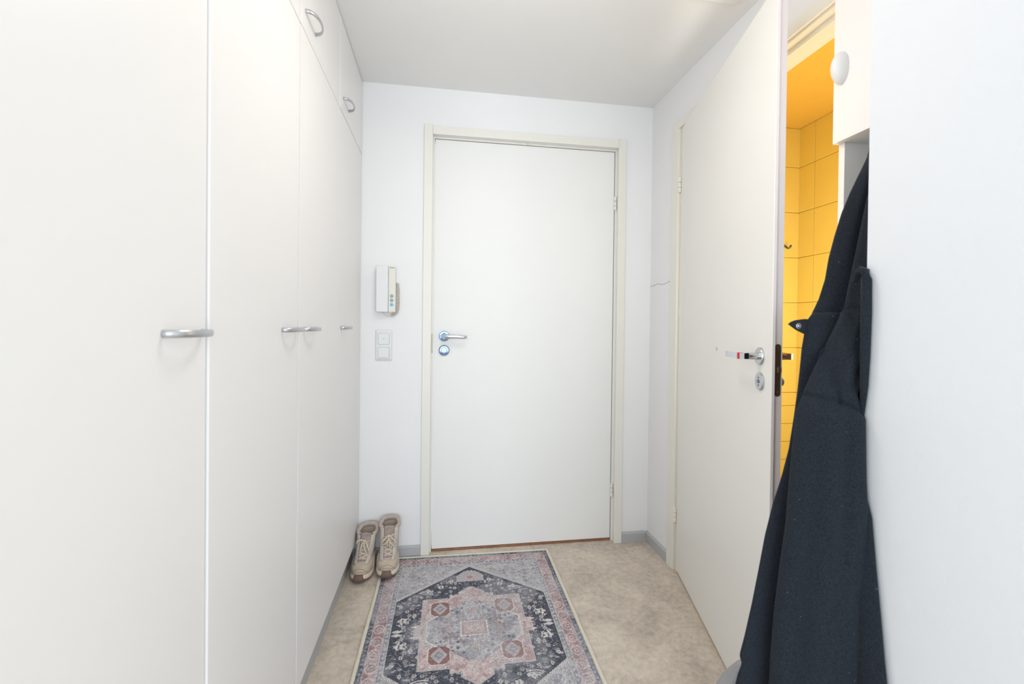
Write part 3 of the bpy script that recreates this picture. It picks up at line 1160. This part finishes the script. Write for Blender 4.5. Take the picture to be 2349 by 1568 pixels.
        s3 = o_.modifiers.new('thick', 'SOLIDIFY')
        s3.thickness = .002
        s3.offset = 0
    # tongue: padded sheet behind the laces, rising to the collar
    rows = []
    bm = bmesh.new()
    for k in range(16):
        f = k/15
        z = .077+(.198*tall-.077)*f
        row = []
        for i in range(9):
            y = (.018+.004*f)*(i/4-1)
            p = front(min(z, prof[-1][0]), y*.6)
            row.append(bm.verts.new((p.x+.0018+.004*max(0, f-.85)/.15, y+lean*max(0, z-.06), z-.003*(i/4-1)**2*f)))
        rows.append(row)
    for a, b_ in zip(rows, rows[1:]):
        for i in range(8):
            bm.faces.new((a[i], a[i+1], b_[i+1], b_[i]))
    tg = link('tongue', bm, 'tongue', b0, True)
    s3 = tg.modifiers.new('thick', 'SOLIDIFY')
    s3.thickness = .006
    s3.offset = 0
    # fleece collar, taller at the heel, and the lining inside
    top = prof[-1]
    pts, rad = [], []
    for i in range(41):
        t = .62+(2*PI-1.24)*i/40
        x, y = outline(t, top[1]-.002, top[2]+.004, top[3]-.003)
        f = (top[1]-x)/(top[1]-top[2])
        pts.append((x+rn.uniform(-.001, .001), y+lean*(top[0]-.06)+rn.uniform(-.001, .001), top[0]-.001+.016*f**1.5))
        rad.append(.0075+.0035*f+rn.uniform(-.0008, .0008))
    sweep('fleece_collar', pts, rad, 'fleece', b0, seg=10)
    lr = []
    for z, sc in ((top[0]+.004, .95), (top[0]-.02, .86), (top[0]-.06, .8), (top[0]-.10, .76)):
        lr.append([(p[0]*.98-.004, lean*max(0, z-.06)+(p[1])*sc, z) for p in ring(0, top[1]-.004, top[2]+.004, top[3]*.93)])
    ln = link('lining', loft(lr, False, True), 'fleece', b0, True)
    # laces
    zs = [.079+.0145*k*tall for k in range(6)]
    lac = bmesh.new()
    for k, z in enumerate(zs[:-1]):
        for sd_ in (-1, 1):
            a = front(z, sd_*.022)+Vector((.005, 0, .002))
            c = front(zs[k+1], -sd_*.022)+Vector((.005, 0, .002))
            mid = (a+c)/2
            mid.x = max(mid.x, front(mid.z, 0).x)+.005+.001*sd_
            pts = [a, a.lerp(mid, .5)+Vector((.0018, 0, .001)), mid, mid.lerp(c, .5)+Vector((.0018, 0, .001)), c]
            add_sweep(lac, pts, .0036, .0019, 6, ref=(1, 0, .3))
        if k == 0:
            add_sweep(lac, [front(z-.004, -.020)+Vector((.005, 0, .001)), front(z-.004, 0)+Vector((.006, 0, .002)), front(z-.004, .020)+Vector((.005, 0, .001))], .003, .0016, 6, ref=(1, 0, .3))
    link('laces', lac, 'lace', b0, True)
    kz = zs[-1]+.004
    kp = front(kz, 0)+Vector((.010, 0, .002))
    bw = bmesh.new()
    bmesh.ops.create_uvsphere(bw, u_segments=10, v_segments=6, radius=.0065, matrix=Matrix.Translation(kp) @ Matrix.Diagonal((.8, 1.2, 1, 1)))
    for pts in bows[seed]:
        add_sweep(bw, [kp+Vector(p) for p in pts], .0040, .0020, 6, ref=(1, 0, .2))
    link('bow', bw, 'lace', b0, True)
    return b0


def arc_loop(y1, z1, wd, x=.014):
    out = []
    for i in range(13):
        a = 2*PI*i/12
        f = (1-math.cos(a))/2
        nx_ = wd*math.sin(a)
        L = math.hypot(y1, z1)
        out.append((.002+x*math.sin(PI*f*.9), y1*f-z1/L*nx_, z1*f+y1/L*nx_))
    return out


bows = {1: [arc_loop(.026, -.062, .008, .018), [(0, 0, 0), (.006, -.014, .008), (.010, -.03, .006), (.008, -.036, -.010)], [(0, 0, 0), (.008, -.010, -.012), (.014, -.016, -.03), (.016, -.020, -.052)],
            [(0, 0, 0), (.01, .016, -.02), (.016, .024, -.05), (.016, .026, -.075)]],
        2: [arc_loop(-.030, -.034, .009, .016), arc_loop(.036, -.046, .010, .012), [(0, 0, 0), (.012, -.004, -.02), (.018, -.006, -.042)], [(0, 0, 0), (.010, .006, -.02), (.018, .002, -.046)],
            [(0, 0, 0), (.006, .018, .006), (.004, .026, .010)]]}
# toe points to the viewer: local +x -> world -y
make_boot('beige lace-up boot nearest the wardrobe, on the bare floor with slumped collar', (-.344, 2.203, 0), -PI/2+math.radians(-4), .07, .93, 1)
make_boot('beige lace-up boot standing with its toe on the rug, taller fleece collar', (-.233, 2.201, .0105), -PI/2+math.radians(2), .03, 1.02, 2)

# ------------------------------------------------------------------ jacket
def cloth(name, c1, c2, c3):
    m = bpy.data.materials.new(name)
    m.use_nodes = True
    nt_ = m.node_tree
    b_ = nt_.nodes['Principled BSDF']
    b_.inputs['Roughness'].default_value = .95
    b_.inputs['Specular IOR Level'].default_value = .15
    b_.inputs['Sheen Weight'].default_value = .08
    b_.inputs['Sheen Roughness'].default_value = .5
    b_.inputs['Sheen Tint'].default_value = (.6, .7, .85, 1)
    t_ = nt_.nodes.new('ShaderNodeTexCoord')
    a_ = nt_.nodes.new('ShaderNodeTexNoise')
    a_.inputs['Scale'].default_value = 420
    a_.inputs['Detail'].default_value = 2
    nt_.links.new(t_.outputs['Object'], a_.inputs['Vector'])
    r_ = nt_.nodes.new('ShaderNodeValToRGB')
    r_.color_ramp.elements[0].position = .35
    r_.color_ramp.elements[1].position = .66
    r_.color_ramp.elements[0].color = lin(c1)
    r_.color_ramp.elements[1].color = lin(c2)
    nt_.links.new(a_.outputs['Fac'], r_.inputs['Fac'])
    # scattered lint
    v_ = nt_.nodes.new('ShaderNodeTexVoronoi')
    v_.inputs['Scale'].default_value = 34
    nt_.links.new(t_.outputs['Object'], v_.inputs['Vector'])
    l_ = nt_.nodes.new('ShaderNodeMath')
    l_.operation = 'LESS_THAN'
    l_.inputs[1].default_value = .055
    nt_.links.new(v_.outputs['Distance'], l_.inputs[0])
    s_ = nt_.nodes.new('ShaderNodeMath')
    s_.operation = 'MULTIPLY'
    s_.inputs[1].default_value = .35
    nt_.links.new(l_.outputs[0], s_.inputs[0])
    x_ = nt_.nodes.new('ShaderNodeMixRGB')
    nt_.links.new(s_.outputs[0], x_.inputs[0])
    nt_.links.new(r_.outputs['Color'], x_.inputs[1])
    x_.inputs[2].default_value = lin(c3)
    nt_.links.new(x_.outputs['Color'], b_.inputs['Base Color'])
    bp = nt_.nodes.new('ShaderNodeBump')
    bp.inputs['Strength'].default_value = .35
    bp.inputs['Distance'].default_value = .001
    nt_.links.new(a_.outputs['Fac'], bp.inputs['Height'])
    nt_.links.new(bp.outputs['Normal'], b_.inputs['Normal'])
    return m


M['navy'] = cloth('navy_softshell', (25, 29, 35), (38, 44, 50), (110, 112, 116))
M['navy_dark'] = cloth('dark_navy_softshell', (27, 30, 37), (38, 43, 50), (96, 98, 104))
M['navy_tab'] = mat('black_tab_cloth', (30, 32, 38), .9, noise=.2, nscale=200)
JK = empty('jacket', (.86, .88, 0))
tag(JK, 'dark navy softshell jacket hanging beneath the overhead cupboard at the wall corner', 'jacket')
JO = Vector((.86, .88, 0))


def seg_dist(px, pz, line):
    best = 9
    for (x0, z0), (x1, z1) in zip(line, line[1:]):
        dx, dz = x1-x0, z1-z0
        t = max(0, min(1, ((px-x0)*dx+(pz-z0)*dz)/(dx*dx+dz*dz)))
        best = min(best, math.hypot(px-x0-t*dx, pz-z0-t*dz))
    return best


def cloth_piece(name, left, right, T, m, folds=(), creases=(), nz=120, ns=40, bulge=0.0):
    """closed body between two edge curves. left/right: lists of (z, x, y) sorted by z.
    folds: (amplitude, cycles, phase, drift); creases: (polyline in x,z, depth, width)"""
    z0, z1 = left[0][0], left[-1][0]
    bm = bmesh.new()
    R = []
    for k in range(nz+1):
        z = z0+(z1-z0)*k/nz
        xl, yl = lerp_curve(left, z)
        xr, yr = lerp_curve(right, z)
        a, c = Vector((xl, yl, 0)), Vector((xr, yr, 0))
        tdir = (c-a).normalized()
        nrm = Vector((tdir.y, -tdir.x, 0))      # towards the viewer
        if nrm.y > 0:
            nrm = -nrm
        L = (c-a).length
        fade = min(1, L/.06)
        fr, bk = [], []
        for i in range(ns+1):
            s = .5-.5*math.cos(PI*i/ns)
            p = a.lerp(c, s)+nrm*(bulge*math.sin(PI*s)*fade)
            off = 0
            for am, cyc, phs, dr in folds:
                off += am*math.sin(2*PI*(cyc*s+dr*z)+phs)
            off *= fade*min(1, 4*s*(1-s)+.15)
            th_ = T*min(1, L/(3*T))*max(0, 1-(2*s-1)**4)**.5
            pf = p+nrm*(off+th_)
            for ln_, dep, wid in creases:
                d = seg_dist(pf.x, z, ln_)
                if d < 4*wid:
                    pf -= nrm*(dep*math.exp(-(d/wid)**2))
            pb = p+nrm*(off-th_)
            fr.append(Vector((pf.x, pf.y, z))-JO)
            bk.append(Vector((pb.x, pb.y, z))-JO)
        R.append([bm.verts.new(q) for q in fr+bk[-2:0:-1]])
    n = len(R[0])
    for a, b_ in zip(R, R[1:]):
        for i in range(n):
            j = (i+1) % n
            bm.faces.new((a[i], a[j], b_[j], b_[i]))
    bm.faces.new(R[0][::-1])
    bm.faces.new(R[-1])
    bmesh.ops.recalc_face_normals(bm, faces=bm.faces[:])
    return link(name, bm, m, JK, True)


def curve(pts, y):
    return sorted([(z, x, (y(z) if callable(y) else y)) for x, z in pts])


up_l = curve([(.990, 1.59), (.983, 1.567), (.961, 1.525), (.94, 1.483), (.92, 1.437), (.902, 1.381), (.888, 1.33), (.879, 1.279), (.864, 1.234), (.844, 1.195), (.838, 1.159), (.836, 1.12)], .925)
up_r = [(1.12, 1.04, .885), (1.40, 1.03, .88), (1.567, 1.02, .88), (1.59, 1.008, .88)]
cloth_piece('hood', up_l, up_r, .020, 'navy_dark', folds=((.007, 1.6, .4, .6), (.003, 3.2, 1.2, -1.0)))
lo_l = curve([(.840, 1.202), (.832, 1.196), (.822, 1.183), (.816, 1.154), (.81, 1.119), (.806, 1.07), (.801, 1.021), (.793, .962), (.782, .893), (.766, .834), (.743, .767), (.725, .699), (.71, .622), (.694, .545), (.678, .478), (.666, .435), (.672, .415), (.662, .391), (.652, .353), (.649, .305)], .912)
lo_r = [(.305, 1.03, .86), (1.202, 1.03, .865)]
cloth_piece('back_panel', lo_l, lo_r, .022, 'navy_dark', folds=((.006, 1.3, 2.0, .5), (.003, 3.1, .3, .7)), creases=(([(.82, 1.178), (.93, 1.172)], .004, .005),))
fr_l = curve([(.924, 1.46), (.918, 1.436), (.9, 1.35), (.883, 1.274), (.871, 1.217), (.842, 1.16), (.816, 1.112), (.791, 1.066), (.77, 1.024), (.755, .987), (.75, .935), (.742, .852), (.735, .75), (.722, .657), (.711, .565), (.704, .472), (.702, .409), (.70, .341), (.70, .315)], .865)
fr_r = [(.315, .828, .775), (.466, .832, .777), (.612, .834, .776), (.70, .835, .773), (.795, .837, .770), (.871, .837, .775), (.985, .837, .779), (1.03, .850, .812), (1.08, .885, .832), (1.2, .95, .835), (1.46, .97, .84)]
cloth_piece('front_panel', fr_l, fr_r, .015, 'navy',
            folds=((.0035, 1.5, .8, .4), (.002, 2.7, 2.2, -.7)),
            creases=(([(.826, 1.20), (.815, 1.09), (.800, 1.015)], .014, .0055), ([(.850, 1.19), (.842, 1.10), (.828, 1.03)], -.012, .016), ([(.80, .99), (.795, .86), (.79, .70)], .005, .012),
                     ([(.735, 1.028), (.779, 1.022), (.800, 1.016), (.83, 1.0), (.85, .972)], .009, .0045),
                     ([(.84, 1.212), (.90, 1.206)], .006, .004)), bulge=.014, nz=260, ns=70)
fl_r = [(.32, .838, .700), (.446, .839, .722), (.5, .839, .729), (.536, .839, .734), (.613, .839, .743), (.707, .839, .755), (.795, .839, .765), (.84, .838, .778)]
cloth_piece('side_flap', [(.32, .822, .83), (.84, .826, .83)], fl_r, .0085, 'navy', folds=((.002, 1.2, 0, .8),))
# gathered roll of the sleeve beside the corner
pts = [(.842, .815, 1.262), (.841, .806, 1.279), (.840, .798, 1.285), (.8385, .789, 1.281), (.8375, .784, 1.264), (.8375, .783, 1.2), (.8378, .784, 1.12), (.8385, .786, 1.05), (.840, .790, .985)]
sweep('sleeve', [Vector(p)-JO for p in pts], [.005, .007, .008, .0085, .009, .0092, .0086, .007, .003], 'navy', JK, seg=14)
# snap tab sticking out to the left
tabp = [(.776, 1.175), (.783, 1.180), (.794, 1.184), (.816, 1.187), (.85, 1.186), (.85, 1.140), (.836, 1.144), (.817, 1.153), (.798, 1.161), (.785, 1.169)]
tb = prism('snap_tab', [(x-JO.x, z) for x, z in tabp], 'y', .912-JO.y, .918-JO.y, 'navy_tab', JK, bev=.0012)
lathe('snap', (.799-JO.x, .912-JO.y, 1.171), (0, -1, 0), [(0, .0068), (.0015, .0068), (.0022, .005), (.0016, .003), (.0026, .0018), (.0027, 0)], 'satin', tb, seg=24)
# hook behind the wall corner that carries it
ch = lathe('coat_hook', (1.005, YN, 1.60), (0, 1, 0), [(0, .014), (.004, .014), (.006, .006), (.05, .005)], 'satin', seg=18)
tag(ch, 'metal coat hook on the end of the right wall, holding the dark jacket', 'hook')
sweep('hook_tip', [(1.005, YN+.05, 1.60), (1.005, YN+.085, 1.598), (1.005, YN+.10, 1.606), (1.005, YN+.102, 1.622)], .005, 'satin', ch)
sweep('hanging_loop', [Vector(p)-JO for p in ((.998, .88, 1.585), (1.0, .876, 1.60), (1.005, .872, 1.6075), (1.012, .876, 1.60), (1.014, .88, 1.585))], .002, 'navy_tab', JK, seg=6)

# ------------------------------------------------------------------ grey bag on the floor
M['bag'] = mat('grey_nylon', (158, 157, 160), .7, rgb2=(140, 139, 143), nscale=14, bump=.25, bscale=60)
bag = empty('bag', (.815, 1.005, 0))
tag(bag, 'grey fabric bag on the floor under the jacket, in front of the bathroom door', 'bag')
rings = []
for z, hx_, hy_, sx in ((.002, .120, .042, .0), (.02, .136, .048, 0), (.10, .148, .050, 0), (.20, .152, .050, .0), (.28, .150, .047, .0), (.325, .138, .042, .002), (.36, .118, .034, .004), (.382, .098, .024, .008), (.392, .075, .012, .012), (.395, .05, .006, .014)):
    ring_ = []
    for i in range(44):
        a = 2*PI*i/44
        cx_, sy_ = math.cos(a), math.sin(a)
        wob = 1+.025*math.sin(3*a+z*40)+.015*math.sin(7*a+z*23)
        ring_.append((sx+math.copysign(abs(cx_)**.7, cx_)*hx_*wob, math.copysign(abs(sy_)**.8, sy_)*hy_*wob, z*.885+.004*math.sin(4*a)*(z > .2)))
    rings.append(ring_)
ob = link('bag_body', loft(rings), 'bag', bag, True)
sb = ob.modifiers.new('sub', 'SUBSURF')
sb.levels = sb.render_levels = 1
sweep('zip', [(-.132, -.018, .299), (-.112, -.034, .304), (-.06, -.042, .307), (0, -.043, .308), (.07, -.040, .305), (.12, -.02, .297)], .003, 'dark', bag, seg=6)
